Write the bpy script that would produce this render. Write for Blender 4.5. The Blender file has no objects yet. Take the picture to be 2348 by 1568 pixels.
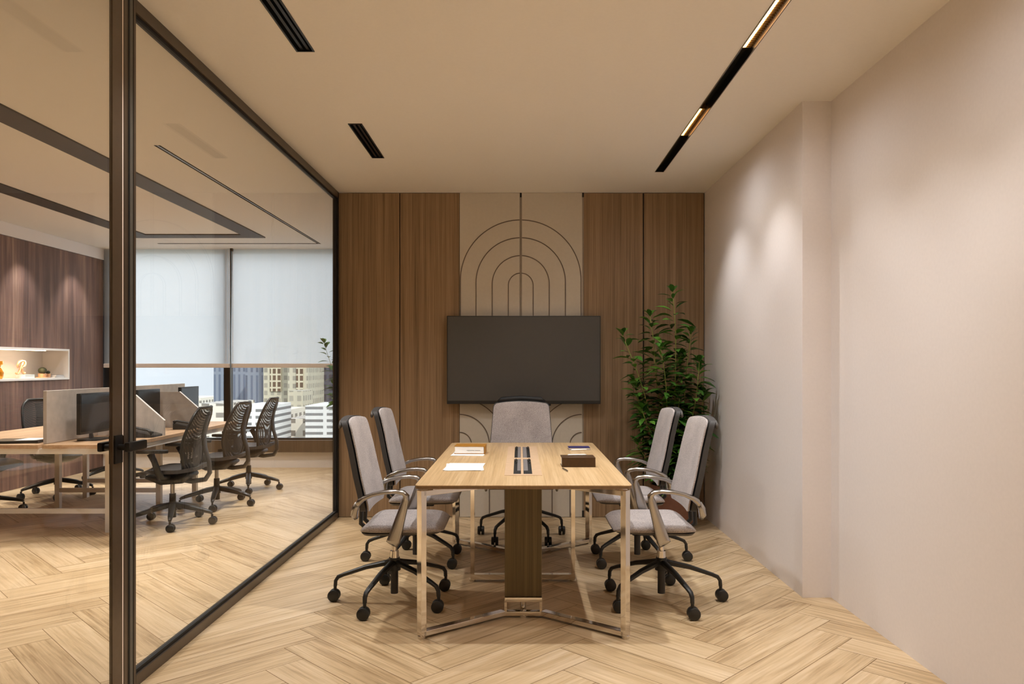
import bpy, bmesh, math, random
from mathutils import Vector, Matrix
PI = math.pi
S = bpy.context.scene
COL = S.collection
random.seed(7)

# ------------------------------------------------------------------ camera
H = 2.845
cd = bpy.data.cameras.new('camera'); cam = bpy.data.objects.new('camera', cd); COL.objects.link(cam)
cam.location = (0, 0, 1.33); cam.rotation_euler = (PI/2, 0, 0)
cd.sensor_width = 36; cd.lens = 1740/2348*36
cd.shift_x = -18/2348; cd.shift_y = 54/2348
cd.clip_start = 0.05; cd.clip_end = 3000
S.camera = cam
S.view_settings.view_transform = 'Standard'; S.view_settings.look = 'None'
S.view_settings.gamma = 1; S.view_settings.exposure = 1.25; S.view_settings.use_curve_mapping = False
S.cycles.max_bounces = 10; S.cycles.transparent_max_bounces = 24
S.cycles.sample_clamp_indirect = 6; S.cycles.caustics_reflective = False; S.cycles.caustics_refractive = False

# ------------------------------------------------------------------ sky
W = bpy.data.worlds.new('sky'); S.world = W; W.use_nodes = True
wn = W.node_tree.nodes; wl = W.node_tree.links
wn.clear()
wo = wn.new('ShaderNodeOutputWorld'); wb = wn.new('ShaderNodeBackground')
wt = wn.new('ShaderNodeTexCoord'); wx = wn.new('ShaderNodeSeparateXYZ'); wr = wn.new('ShaderNodeValToRGB')
wl.new(wt.outputs['Generated'], wx.inputs[0]); wl.new(wx.outputs['Z'], wr.inputs[0])
wr.color_ramp.elements[0].position = 0.0; wr.color_ramp.elements[0].color = (0.80, 0.88, 0.96, 1)
wr.color_ramp.elements[1].position = 0.6; wr.color_ramp.elements[1].color = (1.45, 1.6, 1.8, 1)
wl.new(wr.outputs[0], wb.inputs[0]); wb.inputs[1].default_value = 0.55
wl.new(wb.outputs[0], wo.inputs[0])

# ------------------------------------------------------------------ lights
WARM = (1.0, 1.0, 1.0)
def spot(name, loc, aim, watts, deg, blend=0.6, size=0.03, col=WARM):
    l = bpy.data.lights.new(name, 'SPOT'); l.energy = watts; l.color = col
    l.spot_size = math.radians(deg); l.spot_blend = blend; l.shadow_soft_size = size
    o = bpy.data.objects.new(name, l); COL.objects.link(o); o.location = loc
    o.rotation_euler = (Vector(aim)-Vector(loc)).to_track_quat('-Z', 'Y').to_euler()
    return o
def area(name, loc, aim, watts, sx, sy, col=WARM):
    l = bpy.data.lights.new(name, 'AREA'); l.energy = watts; l.color = col
    l.shape = 'RECTANGLE'; l.size = sx; l.size_y = sy
    o = bpy.data.objects.new(name, l); COL.objects.link(o); o.location = loc
    o.rotation_euler = (Vector(aim)-Vector(loc)).to_track_quat('-Z', 'Y').to_euler()
    return o
sun = bpy.data.lights.new('sun', 'SUN'); sun.energy = 1.3; sun.angle = 0.02; sun.color = (1, .95, .88)
so = bpy.data.objects.new('sun', sun); COL.objects.link(so)
so.rotation_euler = Vector((-0.45, 0.8, -0.62)).to_track_quat('-Z', 'Y').to_euler()
LX = 1.09
# wall washers of the track, close to the right wall
for y, e, c in ((5.66, 16, 88), (4.72, 16, 88), (3.80, 13, 88), (3.20, 13, 88), (2.62, 13, 88), (1.3, 22, 70), (0.2, 22, 70)):
    spot('track_spot', (LX, y, H-.03), (LX+.36, y, 0), e, c, 0.85, 0.02)
# downlights over the table and the aisle on the left
for x, y, e in ((.05, 3.80, 45), (.05, 5.3, 20), (-.95, 4.7, 27), (-1.05, 3.1, 13)):
    spot('ceiling_down_fill', (x, y, H-.01), (x, y, 0), e, 120, 0.8, 0.03)
for y in (5.2, 3.9, 2.6):
    spot('track_fill', (LX, y, H-.012), (LX, y, 0), 6.5, 172, 1.0, 0.02)  # added wide fill along the track, lifting the upper wall
for x, y, e in ((.2, .6, 150), (-.8, .0, 140), (0.2, -1.2, 150)):
    spot('ceiling_down_fill', (x, y, H-.01), (x, y, 0), e, 70, 0.5, 0.04)  # added unseen fill, its floor bounce lifts the ceiling
# open office: wall washers and added fill spots without fittings
for y in (7.35, 8.25, 9.2):
    spot('office_wash_fill', (-5.12, y, H-.02), (-5.35, y, 0), 22, 70, 0.6, 0.02)
for x, y, e in ((-3.1, 3.6, 80), (-3.1, 5.6, 130), (-2.2, 7.4, 130), (-4.5, 6.0, 135), (-4.5, 8.0, 135), (-3.0, 1.5, 60), (-2.3, 5.0, 100), (-4.5, 3.4, 80), (-2.6, 8.7, 80), (-4.0, 8.7, 60)):
    spot('office_wash_fill', (x, y, H-.01), (x, y, 0), e, 108, 0.9, 0.08, (1, .95, .89))

# ------------------------------------------------------------------ helpers: meshes
class MB:
    def __init__(s): s.b = bmesh.new(); s.uv = None
    def box(s, x0, x1, y0, y1, z0, z1, bev=0, M=None):
        r = bmesh.ops.create_cube(s.b, size=1)
        vs = r['verts']
        for v in vs:
            v.co = Vector(((x0+x1)/2+v.co.x*(x1-x0), (y0+y1)/2+v.co.y*(y1-y0), (z0+z1)/2+v.co.z*(z1-z0)))
        if bev:
            es = list({e for v in vs for e in v.link_edges})
            q = bmesh.ops.bevel(s.b, geom=es, offset=bev, segments=2, profile=.6, affect='EDGES')
            vs = list({v for f in q['faces'] for v in f.verts} | {v for v in vs if v.is_valid})
        if M is not None:
            for v in vs: v.co = M @ v.co
        return s
    def bar(s, p, q, w, h, up=(0, 0, 1), bev=0):
        p = Vector(p); q = Vector(q); d = q-p; L = d.length; d.normalize()
        u = Vector(up); sd = d.cross(u).normalized(); u = sd.cross(d).normalized()
        M = Matrix((( d.x, sd.x, u.x, p.x), (d.y, sd.y, u.y, p.y), (d.z, sd.z, u.z, p.z), (0, 0, 0, 1)))
        return s.box(0, L, -w/2, w/2, -h/2, h/2, bev, M)
    def sweep(s, pts, rad, n=10, side=None, power=2.0, closed=False):
        """rad: list of r or (a, b): a in the plane of the path, b along the side axis"""
        P = [Vector(p) for p in pts]; N = len(P); rings = []
        if not isinstance(rad, (list, tuple)): rad = [rad]*N
        prev = None
        for i in range(N):
            if closed: d = (P[(i+1) % N]-P[i-1]).normalized()
            else: d = (P[min(i+1, N-1)]-P[max(i-1, 0)]).normalized()
            if side is not None: sd = Vector(side)
            else:
                if prev is None:
                    sd = d.cross(Vector((0, 0, 1)))
                    if sd.length < .05: sd = d.cross(Vector((1, 0, 0)))
                else: sd = prev
            sd = (sd-d*sd.dot(d)).normalized(); prev = sd
            nn = sd.cross(d).normalized()
            r = rad[i]; a, b = r if isinstance(r, (list, tuple)) else (r, r)
            ring = []
            for k in range(n):
                t = 2*PI*(k+.5)/n; c, q = math.cos(t), math.sin(t)
                c = math.copysign(abs(c)**(2/power), c); q = math.copysign(abs(q)**(2/power), q)
                ring.append(s.b.verts.new(P[i]+nn*(a*c)+sd*(b*q)))
            rings.append(ring)
        m = N if closed else N-1
        for i in range(m):
            A, B = rings[i], rings[(i+1) % N]
            for k in range(n): s.b.faces.new((A[k], A[(k+1) % n], B[(k+1) % n], B[k]))
        if not closed:
            s.b.faces.new(rings[0][::-1]); s.b.faces.new(rings[-1])
        return s
    def cyl(s, p, q, r, r2=None, n=20):
        return s.sweep([p, q], [r, r if r2 is None else r2], n)
    def lathe(s, prof, n=28, c=(0, 0, 0)):
        rings = []
        for r, z in prof:
            rings.append([s.b.verts.new((c[0]+r*math.cos(2*PI*k/n), c[1]+r*math.sin(2*PI*k/n), c[2]+z)) for k in range(n)])
        for A, B in zip(rings, rings[1:]):
            for k in range(n): s.b.faces.new((A[k], A[(k+1) % n], B[(k+1) % n], B[k]))
        s.b.faces.new(rings[0][::-1]); s.b.faces.new(rings[-1])
        return s
    def prism(s, poly, z0, z1, axis='z', bev=0):
        def mk(a, b, h):
            return {'z': (a, b, h), 'x': (h, a, b), 'y': (a, h, b)}[axis]
        A = [s.b.verts.new(mk(a, b, z0)) for a, b in poly]; B = [s.b.verts.new(mk(a, b, z1)) for a, b in poly]
        n = len(poly)
        fs = [s.b.faces.new(A[::-1]), s.b.faces.new(B)]
        for k in range(n): fs.append(s.b.faces.new((A[k], A[(k+1) % n], B[(k+1) % n], B[k])))
        if bev:
            es = [e for e in {e for f in fs[:2] for e in f.edges}]
            bmesh.ops.bevel(s.b, geom=es, offset=bev, segments=2, profile=.6, affect='EDGES')
        return s
    def grid(s, pts):
        V = [[s.b.verts.new(p) for p in row] for row in pts]
        for i in range(len(V)-1):
            for j in range(len(V[0])-1): s.b.faces.new((V[i][j], V[i][j+1], V[i+1][j+1], V[i+1][j]))
        return s
    def quad(s, *p):
        s.b.faces.new([s.b.verts.new(v) for v in p]); return s
    def ball(s, c, r, sc=(1, 1, 1), n=14):
        q = bmesh.ops.create_uvsphere(s.b, u_segments=n*2, v_segments=n, radius=r)
        for v in q['verts']: v.co = Vector((c[0]+v.co.x*sc[0], c[1]+v.co.y*sc[1], c[2]+v.co.z*sc[2]))
        return s
    def build(s, name, mat, parent=None, smooth=False, loc=None, sub=0, normals=True):
        if normals: bmesh.ops.recalc_face_normals(s.b, faces=s.b.faces[:])
        me = bpy.data.meshes.new(name); s.b.to_mesh(me); s.b.free()
        if mat: me.materials.append(mat)
        o = bpy.data.objects.new(name, me); COL.objects.link(o)
        if parent: o.parent = parent
        if loc: o.location = loc
        if smooth:
            for p in me.polygons: p.use_smooth = True
            if smooth == 'auto':
                me.set_sharp_from_angle(angle=math.radians(42))
        if sub:
            m = o.modifiers.new('sub', 'SUBSURF'); m.levels = sub; m.render_levels = sub
        return o
def plate(mb, x0, x1, y0, y1, z, holes):
    """a flat plate in the xy plane with rectangular openings"""
    xs = sorted({x0, x1, *[v for h in holes for v in h[:2]]}); ys = sorted({y0, y1, *[v for h in holes for v in h[2:]]})
    for i in range(len(xs)-1):
        for j in range(len(ys)-1):
            cx, cy = (xs[i]+xs[i+1])/2, (ys[j]+ys[j+1])/2
            if any(h[0] < cx < h[1] and h[2] < cy < h[3] for h in holes): continue
            mb.quad((xs[i], ys[j], z), (xs[i+1], ys[j], z), (xs[i+1], ys[j+1], z), (xs[i], ys[j+1], z))
def thing(name, label, cat, loc=(0, 0, 0), rz=0, group=None):
    o = bpy.data.objects.new(name, None); COL.objects.link(o); o.empty_display_size = .1
    o.location = loc; o.rotation_euler = (0, 0, rz)
    return tag(o, label, cat, group)
def tag(o, label, cat, group=None):
    o['label'] = label; o['category'] = cat
    if group: o['group'] = group
    return o
def struct(o): o['kind'] = 'structure'; return o
def dup(root, loc, rz, label):
    r = root.copy(); COL.objects.link(r); r.location = loc; r.rotation_euler = (0, 0, rz); r['label'] = label
    for ch in list(root.children):
        c = ch.copy(); COL.objects.link(c); c.parent = r
        for g in list(ch.children):
            d = g.copy(); COL.objects.link(d); d.parent = c
    return r
def rrect(hx, hy, r, n=6, cx=0, cy=0):
    out = []
    for sx, sy, a in ((1, 1, 0), (-1, 1, 90), (-1, -1, 180), (1, -1, 270)):
        for k in range(n+1):
            t = math.radians(a+90*k/n)
            out.append((cx+sx*(hx-r)+r*math.cos(t), cy+sy*(hy-r)+r*math.sin(t)))
    return out

# ------------------------------------------------------------------ helpers: materials
def srgb(r, g, b):
    f = lambda c: (c/255/12.92) if c/255 <= .04045 else ((c/255+.055)/1.055)**2.4
    return (f(r), f(g), f(b), 1)
def new_mat(name):
    m = bpy.data.materials.new(name); m.use_nodes = True
    nt = m.node_tree; return m, nt, nt.nodes['Principled BSDF']
def mapping(nt, coord, scale, src=None):
    tc = nt.nodes.new('ShaderNodeTexCoord'); mp = nt.nodes.new('ShaderNodeMapping')
    mp.inputs['Scale'].default_value = scale
    nt.links.new(src if src else tc.outputs[coord], mp.inputs[0]); return mp.outputs[0]
def noise(nt, vec, scale, detail=4, rough=.55, dist=0):
    n = nt.nodes.new('ShaderNodeTexNoise'); n.inputs['Scale'].default_value = scale
    n.inputs['Detail'].default_value = detail; n.inputs['Roughness'].default_value = rough
    n.inputs['Distortion'].default_value = dist
    nt.links.new(vec, n.inputs['Vector']); return n.outputs['Fac']
def ramp(nt, fac, stops):
    r = nt.nodes.new('ShaderNodeValToRGB'); e = r.color_ramp.elements
    while len(e) < len(stops): e.new(.5)
    for k, (p, c) in enumerate(stops): e[k].position = p; e[k].color = c
    nt.links.new(fac, r.inputs[0]); return r.outputs[0]
def bump(nt, bs, h, strength, dist=.002):
    b = nt.nodes.new('ShaderNodeBump'); b.inputs['Strength'].default_value = strength; b.inputs['Distance'].default_value = dist
    nt.links.new(h, b.inputs['Height']); nt.links.new(b.outputs[0], bs.inputs['Normal'])
def plain(name, rgb, rough=.5, metal=0, var=.06, scale=30, spec=.5, bmp=0):
    m, nt, bs = new_mat(name)
    c = srgb(*rgb); f = noise(nt, mapping(nt, 'Object', (1, 1, 1)), scale, 3)
    lo = tuple(v*(1-var) for v in c[:3])+(1,); hi = tuple(min(1, v*(1+var)) for v in c[:3])+(1,)
    nt.links.new(ramp(nt, f, [(.3, lo), (.7, hi)]), bs.inputs['Base Color'])
    bs.inputs['Roughness'].default_value = rough; bs.inputs['Metallic'].default_value = metal
    bs.inputs['Specular IOR Level'].default_value = spec
    if bmp: bump(nt, bs, f, bmp)
    return m
def veneer(name, stops, scale, rough=.45, big=2.0, spec=.35, coord='Object'):
    m, nt, bs = new_mat(name)
    v = mapping(nt, coord, scale)
    a = noise(nt, v, 1.0, 6, .65, .3); b = noise(nt, v, .22, 3, .5, .4)
    mx = nt.nodes.new('ShaderNodeMath'); mx.operation = 'MULTIPLY_ADD'; mx.inputs[1].default_value = .55
    nt.links.new(a, mx.inputs[0])
    m2 = nt.nodes.new('ShaderNodeMath'); m2.operation = 'MULTIPLY'; m2.inputs[1].default_value = .45
    nt.links.new(b, m2.inputs[0]); nt.links.new(m2.outputs[0], mx.inputs[2])
    nt.links.new(ramp(nt, mx.outputs[0], stops), bs.inputs['Base Color'])
    bs.inputs['Roughness'].default_value = rough; bs.inputs['Specular IOR Level'].default_value = spec
    bump(nt, bs, a, .12)
    return m
def emit(name, rgb, strength):
    m = bpy.data.materials.new(name); m.use_nodes = True; nt = m.node_tree; nt.nodes.clear()
    o = nt.nodes.new('ShaderNodeOutputMaterial'); e = nt.nodes.new('ShaderNodeEmission')
    e.inputs[0].default_value = (*rgb, 1); e.inputs[1].default_value = strength
    nt.links.new(e.outputs[0], o.inputs[0]); return m
def glassy(name, tint=(.985, .985, .98), f0=.028, rough=0.0):
    m = bpy.data.materials.new(name); m.use_nodes = True; nt = m.node_tree; nt.nodes.clear()
    o = nt.nodes.new('ShaderNodeOutputMaterial'); t = nt.nodes.new('ShaderNodeBsdfTransparent'); g = nt.nodes.new('ShaderNodeBsdfGlossy')
    t.inputs[0].default_value = (*tint, 1); g.inputs['Roughness'].default_value = rough
    lw = nt.nodes.new('ShaderNodeLayerWeight'); lw.inputs[0].default_value = .5
    p = nt.nodes.new('ShaderNodeMath'); p.operation = 'POWER'; p.inputs[1].default_value = 5
    nt.links.new(lw.outputs['Facing'], p.inputs[0])
    a = nt.nodes.new('ShaderNodeMath'); a.operation = 'MULTIPLY_ADD'; a.inputs[1].default_value = 1-f0; a.inputs[2].default_value = f0
    nt.links.new(p.outputs[0], a.inputs[0])
    mx = nt.nodes.new('ShaderNodeMixShader'); nt.links.new(a.outputs[0], mx.inputs[0])
    nt.links.new(t.outputs[0], mx.inputs[1]); nt.links.new(g.outputs[0], mx.inputs[2]); nt.links.new(mx.outputs[0], o.inputs[0])
    return m
M = {}
M['wall'] = plain('wall_paint', (234, 227, 225), .85, var=.015, scale=60)
M['ceil'] = plain('ceiling_paint', (232, 226, 218), .9, var=.01, scale=60)
M['white'] = plain('white_lacquer', (232, 228, 224), .45, var=.01)
M['bronze'] = plain('dark_bronze_metal', (84, 72, 60), .32, .25, .05)
M['black'] = plain('black_metal', (22, 21, 20), .4, .3, .05)
M['gasket'] = plain('black_gasket', (8, 8, 8), .6)
M['plastic'] = plain('black_plastic', (34, 33, 31), .42, 0, .08)
M['rubber'] = plain('dark_grey_rubber', (58, 55, 53), .6, 0, .08)
M['chrome'] = plain('polished_chrome', (222, 216, 208), .07, 1, .01)
M['alu'] = plain('polished_aluminium', (176, 173, 170), .22, 1, .02)
M['shell'] = plain('grey_shell', (92, 88, 84), .5, 0, .05)
M['pink'] = plain('pale_inlay', (206, 174, 140), .45, 0, .06, 25)
M['brushed'] = plain('brushed_grey', (150, 145, 145), .4, .5, .25, 250)
M['paper'] = plain('paper', (246, 244, 240), .8, 0, .01)
M['brownleather'] = plain('brown_leather', (70, 45, 18), .45, 0, .15, 60, bmp=.1)
M['tancover'] = plain('amber_cover', (164, 112, 34), .45, 0, .1, 40)
M['bluecover'] = plain('blue_cover', (46, 42, 96), .45, 0, .08)
M['terracotta'] = plain('brown_pot', (118, 78, 62), .65, 0, .1, 25, bmp=.15)
M['soil'] = plain('soil', (50, 36, 26), .95, 0, .4, 90, bmp=.5)
M['stem'] = plain('green_stem', (150, 160, 80), .6, 0, .15)
M['tvscreen'] = plain('matte_screen', (76, 73, 70), .45, 0, .02, spec=.5)
M['screen'] = plain('dark_screen', (26, 25, 25), .25, 0, .02)
M['felt'] = plain('taupe_felt', (186, 176, 166), .95, 0, .08, 18, bmp=.1)
M['copper'] = plain('copper', (206, 164, 128), .35, .3, .08)
M['amber'] = plain('amber_glass', (200, 132, 30), .15, .4, .45, 14)
M['cactus'] = plain('dark_green_cactus', (44, 50, 30), .7, 0, .3, 120, bmp=.4)
M['paleblue'] = plain('pale_blue_cover', (196, 206, 208), .6, 0, .04)
M['inlay'] = plain('taupe_inlay', (106, 90, 78), .5, 0, .04)
M['strip'] = plain('taupe_strip', (150, 136, 120), .5, 0, .04)
M['panel'] = plain('greige_panel', (204, 194, 178), .6, 0, .02, 40)
M['beige'] = plain('beige_rail', (240, 226, 214), .5, 0, .03)
M['glass'] = glassy('clear_glass')
M['winglass'] = glassy('window_glass', (.99, .995, .995), .012)
M['wood_back'] = veneer('oak_veneer_brown', [(.28, srgb(98, 77, 55)), (.5, srgb(146, 119, 90)), (.7, srgb(172, 144, 112))], (130, 130, 1.6))
M['wood_riser'] = veneer('oak_veneer_shaded', [(.28, srgb(70, 58, 36)), (.5, srgb(100, 84, 54)), (.7, srgb(122, 102, 68))], (150, 150, 1.6))  # oak with the shade on the risers put into darker stops
M['wood_table'] = veneer('oak_veneer_light', [(.25, srgb(158, 126, 86)), (.5, srgb(198, 166, 122)), (.75, srgb(222, 194, 154))], (110, 2.0, 110), .4)
M['wood_edge'] = plain('oak_edge', (126, 98, 68), .5, 0, .1, 60)
M['wood_office'] = veneer('walnut_cladding', [(.30, srgb(50, 38, 34)), (.45, srgb(102, 78, 70)), (.56, srgb(128, 98, 86)), (.7, srgb(178, 146, 124))], (16, 16, .8), .55)
M['desk_wood'] = veneer('desk_oak', [(.25, srgb(150, 118, 88)), (.5, srgb(190, 156, 122)), (.75, srgb(208, 178, 146))], (60, 2, 60), .45)
M['sill'] = veneer('sill_wood', [(.25, srgb(62, 48, 34)), (.5, srgb(86, 70, 52)), (.75, srgb(104, 86, 66))], (40, 40, 2), .5)
# woven chair fabric
m, nt, bs = new_mat('grey_melange_fabric')
v = mapping(nt, 'Object', (1, 1, 1.0)); f = noise(nt, mapping(nt, 'Object', (200, 200, 420)), 1, 4, .7); g = noise(nt, v, 6, 3)
mm = nt.nodes.new('ShaderNodeMath'); mm.operation = 'MULTIPLY_ADD'; mm.inputs[1].default_value = .8
nt.links.new(f, mm.inputs[0]); m2 = nt.nodes.new('ShaderNodeMath'); m2.operation = 'MULTIPLY'; m2.inputs[1].default_value = .2
nt.links.new(g, m2.inputs[0]); nt.links.new(m2.outputs[0], mm.inputs[2])
nt.links.new(ramp(nt, mm.outputs[0], [(.32, srgb(104, 97, 96)), (.5, srgb(168, 158, 155)), (.68, srgb(214, 206, 201))]), bs.inputs['Base Color'])
bs.inputs['Roughness'].default_value = .95; bs.inputs['Sheen Weight'].default_value = .15
bump(nt, bs, f, .25); M['fabric'] = m
# leaf
m, nt, bs = new_mat('green_leaf')
gi = nt.nodes.new('ShaderNodeNewGeometry'); f = noise(nt, mapping(nt, 'Object', (1, 1, 1)), 9, 3)
ad = nt.nodes.new('ShaderNodeMath'); ad.operation = 'MULTIPLY_ADD'; ad.inputs[1].default_value = .55
nt.links.new(gi.outputs['Random Per Island'], ad.inputs[0])
a2 = nt.nodes.new('ShaderNodeMath'); a2.operation = 'MULTIPLY'; a2.inputs[1].default_value = .45; nt.links.new(f, a2.inputs[0])
nt.links.new(a2.outputs[0], ad.inputs[2])
nt.links.new(ramp(nt, ad.outputs[0], [(.15, srgb(34, 66, 20)), (.5, srgb(58, 104, 30)), (.85, srgb(104, 150, 52))]), bs.inputs['Base Color'])
bs.inputs['Roughness'].default_value = .42; bs.inputs['Subsurface Weight'].default_value = 0
M['leaf'] = m
# mesh back of the task chairs
def meshmat(name, rgb, scale, hole):
    m = bpy.data.materials.new(name); m.use_nodes = True; nt = m.node_tree
    bs = nt.nodes['Principled BSDF']; out = nt.nodes['Material Output']
    bs.inputs['Base Color'].default_value = srgb(*rgb); bs.inputs['Roughness'].default_value = .6
    ck = nt.nodes.new('ShaderNodeTexVoronoi'); ck.feature = 'F1'; ck.inputs['Scale'].default_value = scale; ck.inputs['Randomness'].default_value = .1
    nt.links.new(mapping(nt, 'Object', (1, 1, 1)), ck.inputs['Vector'])
    lt = nt.nodes.new('ShaderNodeMath'); lt.operation = 'LESS_THAN'; lt.inputs[1].default_value = hole
    nt.links.new(ck.outputs['Distance'], lt.inputs[0])
    tr = nt.nodes.new('ShaderNodeBsdfTransparent'); mx = nt.nodes.new('ShaderNodeMixShader')
    nt.links.new(lt.outputs[0], mx.inputs[0]); nt.links.new(bs.outputs[0], mx.inputs[1]); nt.links.new(tr.outputs[0], mx.inputs[2])
    nt.links.new(mx.outputs[0], out.inputs[0]); return m
M['mesh'] = meshmat('black_mesh', (44, 40, 36), 120, .33)
# sheer blind
m = bpy.data.materials.new('sheer_blind'); m.use_nodes = True; nt = m.node_tree; nt.nodes.clear()
out = nt.nodes.new('ShaderNodeOutputMaterial'); tl = nt.nodes.new('ShaderNodeBsdfTranslucent'); df = nt.nodes.new('ShaderNodeBsdfDiffuse')
tr = nt.nodes.new('ShaderNodeBsdfTransparent'); f = noise(nt, mapping(nt, 'Object', (300, 300, 300)), 1, 2)
cc = ramp(nt, f, [(.3, (.93, .93, .93, 1)), (.7, (.98, .98, .98, 1))])
nt.links.new(cc, tl.inputs[0]); nt.links.new(cc, df.inputs[0]); tr.inputs[0].default_value = (1, 1, 1, 1)
m1 = nt.nodes.new('ShaderNodeMixShader'); m1.inputs[0].default_value = .12
nt.links.new(tl.outputs[0], m1.inputs[1]); nt.links.new(df.outputs[0], m1.inputs[2])
m2 = nt.nodes.new('ShaderNodeMixShader'); m2.inputs[0].default_value = .30
nt.links.new(m1.outputs[0], m2.inputs[1]); nt.links.new(tr.outputs[0], m2.inputs[2]); nt.links.new(m2.outputs[0], out.inputs[0])
M['blind'] = m
# herringbone oak: colour per plank, grain along the plank
m, nt, bs = new_mat('oak_herringbone')
uv = nt.nodes.new('ShaderNodeUVMap'); uv.uv_map = 'UVMap'
at = nt.nodes.new('ShaderNodeAttribute'); at.attribute_name = 'plank'
f = noise(nt, mapping(nt, 'UV', (2.2, 60, 1), uv.outputs[0]), 1, 6, .62, .6)
g = noise(nt, mapping(nt, 'UV', (1.0, 9, 1), uv.outputs[0]), 1, 3, .5, 1.2)
mm = nt.nodes.new('ShaderNodeMath'); mm.operation = 'MULTIPLY_ADD'; mm.inputs[1].default_value = .6; nt.links.new(f, mm.inputs[0])
m2 = nt.nodes.new('ShaderNodeMath'); m2.operation = 'MULTIPLY_ADD'; m2.inputs[1].default_value = .4; nt.links.new(g, m2.inputs[0])
m3 = nt.nodes.new('ShaderNodeMath'); m3.operation = 'MULTIPLY_ADD'; m3.inputs[1].default_value = .10; m3.inputs[2].default_value = -.05
nt.links.new(at.outputs['Fac'], m3.inputs[0]); nt.links.new(m3.outputs[0], m2.inputs[2]); nt.links.new(m2.outputs[0], mm.inputs[2])
nt.links.new(ramp(nt, mm.outputs[0], [(.30, srgb(152, 122, 84)), (.5, srgb(206, 178, 138)), (.72, srgb(230, 206, 172))]), bs.inputs['Base Color'])
bs.inputs['Roughness'].default_value = .38; bs.inputs['Specular IOR Level'].default_value = .4
bump(nt, bs, f, .1); M['floor'] = m
M['groove'] = plain('plank_groove', (128, 98, 62), .8, 0, .1)

# ------------------------------------------------------------------ the setting
XG = -1.586          # glass partition plane
YB = 6.65            # back wall
YW = 9.89            # office window wall
YF = -2.6            # wall behind the camera
XL = -5.43           # office cladding wall
# floor: herringbone planks over a groove base
fb = bmesh.new(); uvl = fb.loops.layers.uv.new('UVMap'); pl = fb.faces.layers.float.new('plank')
w_, L_ = .183, .92; gp = .0016; r2 = math.sqrt(.5)
def clip(poly, a, b, c):
    out = []
    for i in range(len(poly)):
        p, q = poly[i], poly[(i+1) % len(poly)]
        dp = a*p[0]+b*p[1]-c; dq = a*q[0]+b*q[1]-c
        if dp <= 0: out.append(p)
        if dp*dq < 0:
            t = dp/(dp-dq); out.append(tuple(p[k]+t*(q[k]-p[k]) for k in range(4)))
    return out
for k in range(-60, 61):
    for j in range(-8, 9):
        for ty in (0, 1):
            ox, oy = k*w_+j*L_, k*w_-j*L_
            x0, y0, lx, ly = (ox, oy, L_, w_) if ty == 0 else (ox+L_, oy+w_-L_, w_, L_)
            rv = random.random(); ru = random.random()*40; rw = random.random()*40
            poly = []
            for (x, y) in ((x0+gp, y0+gp), (x0+lx-gp, y0+gp), (x0+lx-gp, y0+ly-gp), (x0+gp, y0+ly-gp)):
                u, vv = ((x-x0), (y-y0)) if ty == 0 else ((y-y0), (x-x0))
                poly.append(((x-y)*r2+.97, (x+y)*r2+.206, u+ru, vv+rw))
            for a, b, c in ((1, 0, 1.85), (-1, 0, 5.45), (0, 1, YW), (0, -1, -YF)):
                if poly: poly = clip(poly, a, b, c)
            if len(poly) < 3: continue
            fc = fb.faces.new([fb.verts.new((p[0], p[1], 0)) for p in poly]); fc[pl] = rv; fc.material_index = 0
            for lp, p in zip(fc.loops, poly): lp[uvl].uv = (p[2], p[3])
fc = fb.faces.new([fb.verts.new(p) for p in ((-5.45, YF, -.0007), (1.85, YF, -.0007), (1.85, YW, -.0007), (-5.45, YW, -.0007))]); fc.material_index = 1
me = bpy.data.meshes.new('floor'); fb.to_mesh(me); fb.free(); me.materials.append(M['floor']); me.materials.append(M['groove'])
floor = bpy.data.objects.new('floor', me); COL.objects.link(floor); struct(floor)

# ceiling with openings for the light track and the vents
TR = (LX-.03, LX+.03, -2.0, 5.93)
V1 = (-1.073, -.993, 2.2, 3.655); V2 = (-1.073, -.993, 4.755, 5.53)
SD = (-2.52, -2.475, 5.22, 9.45); SD2 = (-4.5, -2.52, 9.405, 9.45)
mb = MB(); plate(mb, -5.45, 1.85, YF, YW+.1, H, [TR, V1, V2, SD, SD2])
mb.b.normal_update(); struct(mb.build('ceiling', M['ceil'], normals=False))
# right wall: a projecting stretch at the back, a step, then the nearer stretch
mb = MB(); mb.prism([(1.62, YB+.1), (1.62, 4.35), (1.785, 4.35), (1.785, YF), (2.0, YF), (2.0, YB+.1)], 0, H)
struct(mb.build('wall_right', M['wall']))
mb = MB(); mb.box(-5.6, 2.0, YF-.1, YF, 0, H); struct(mb.build('wall_front', M['wall']))
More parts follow.
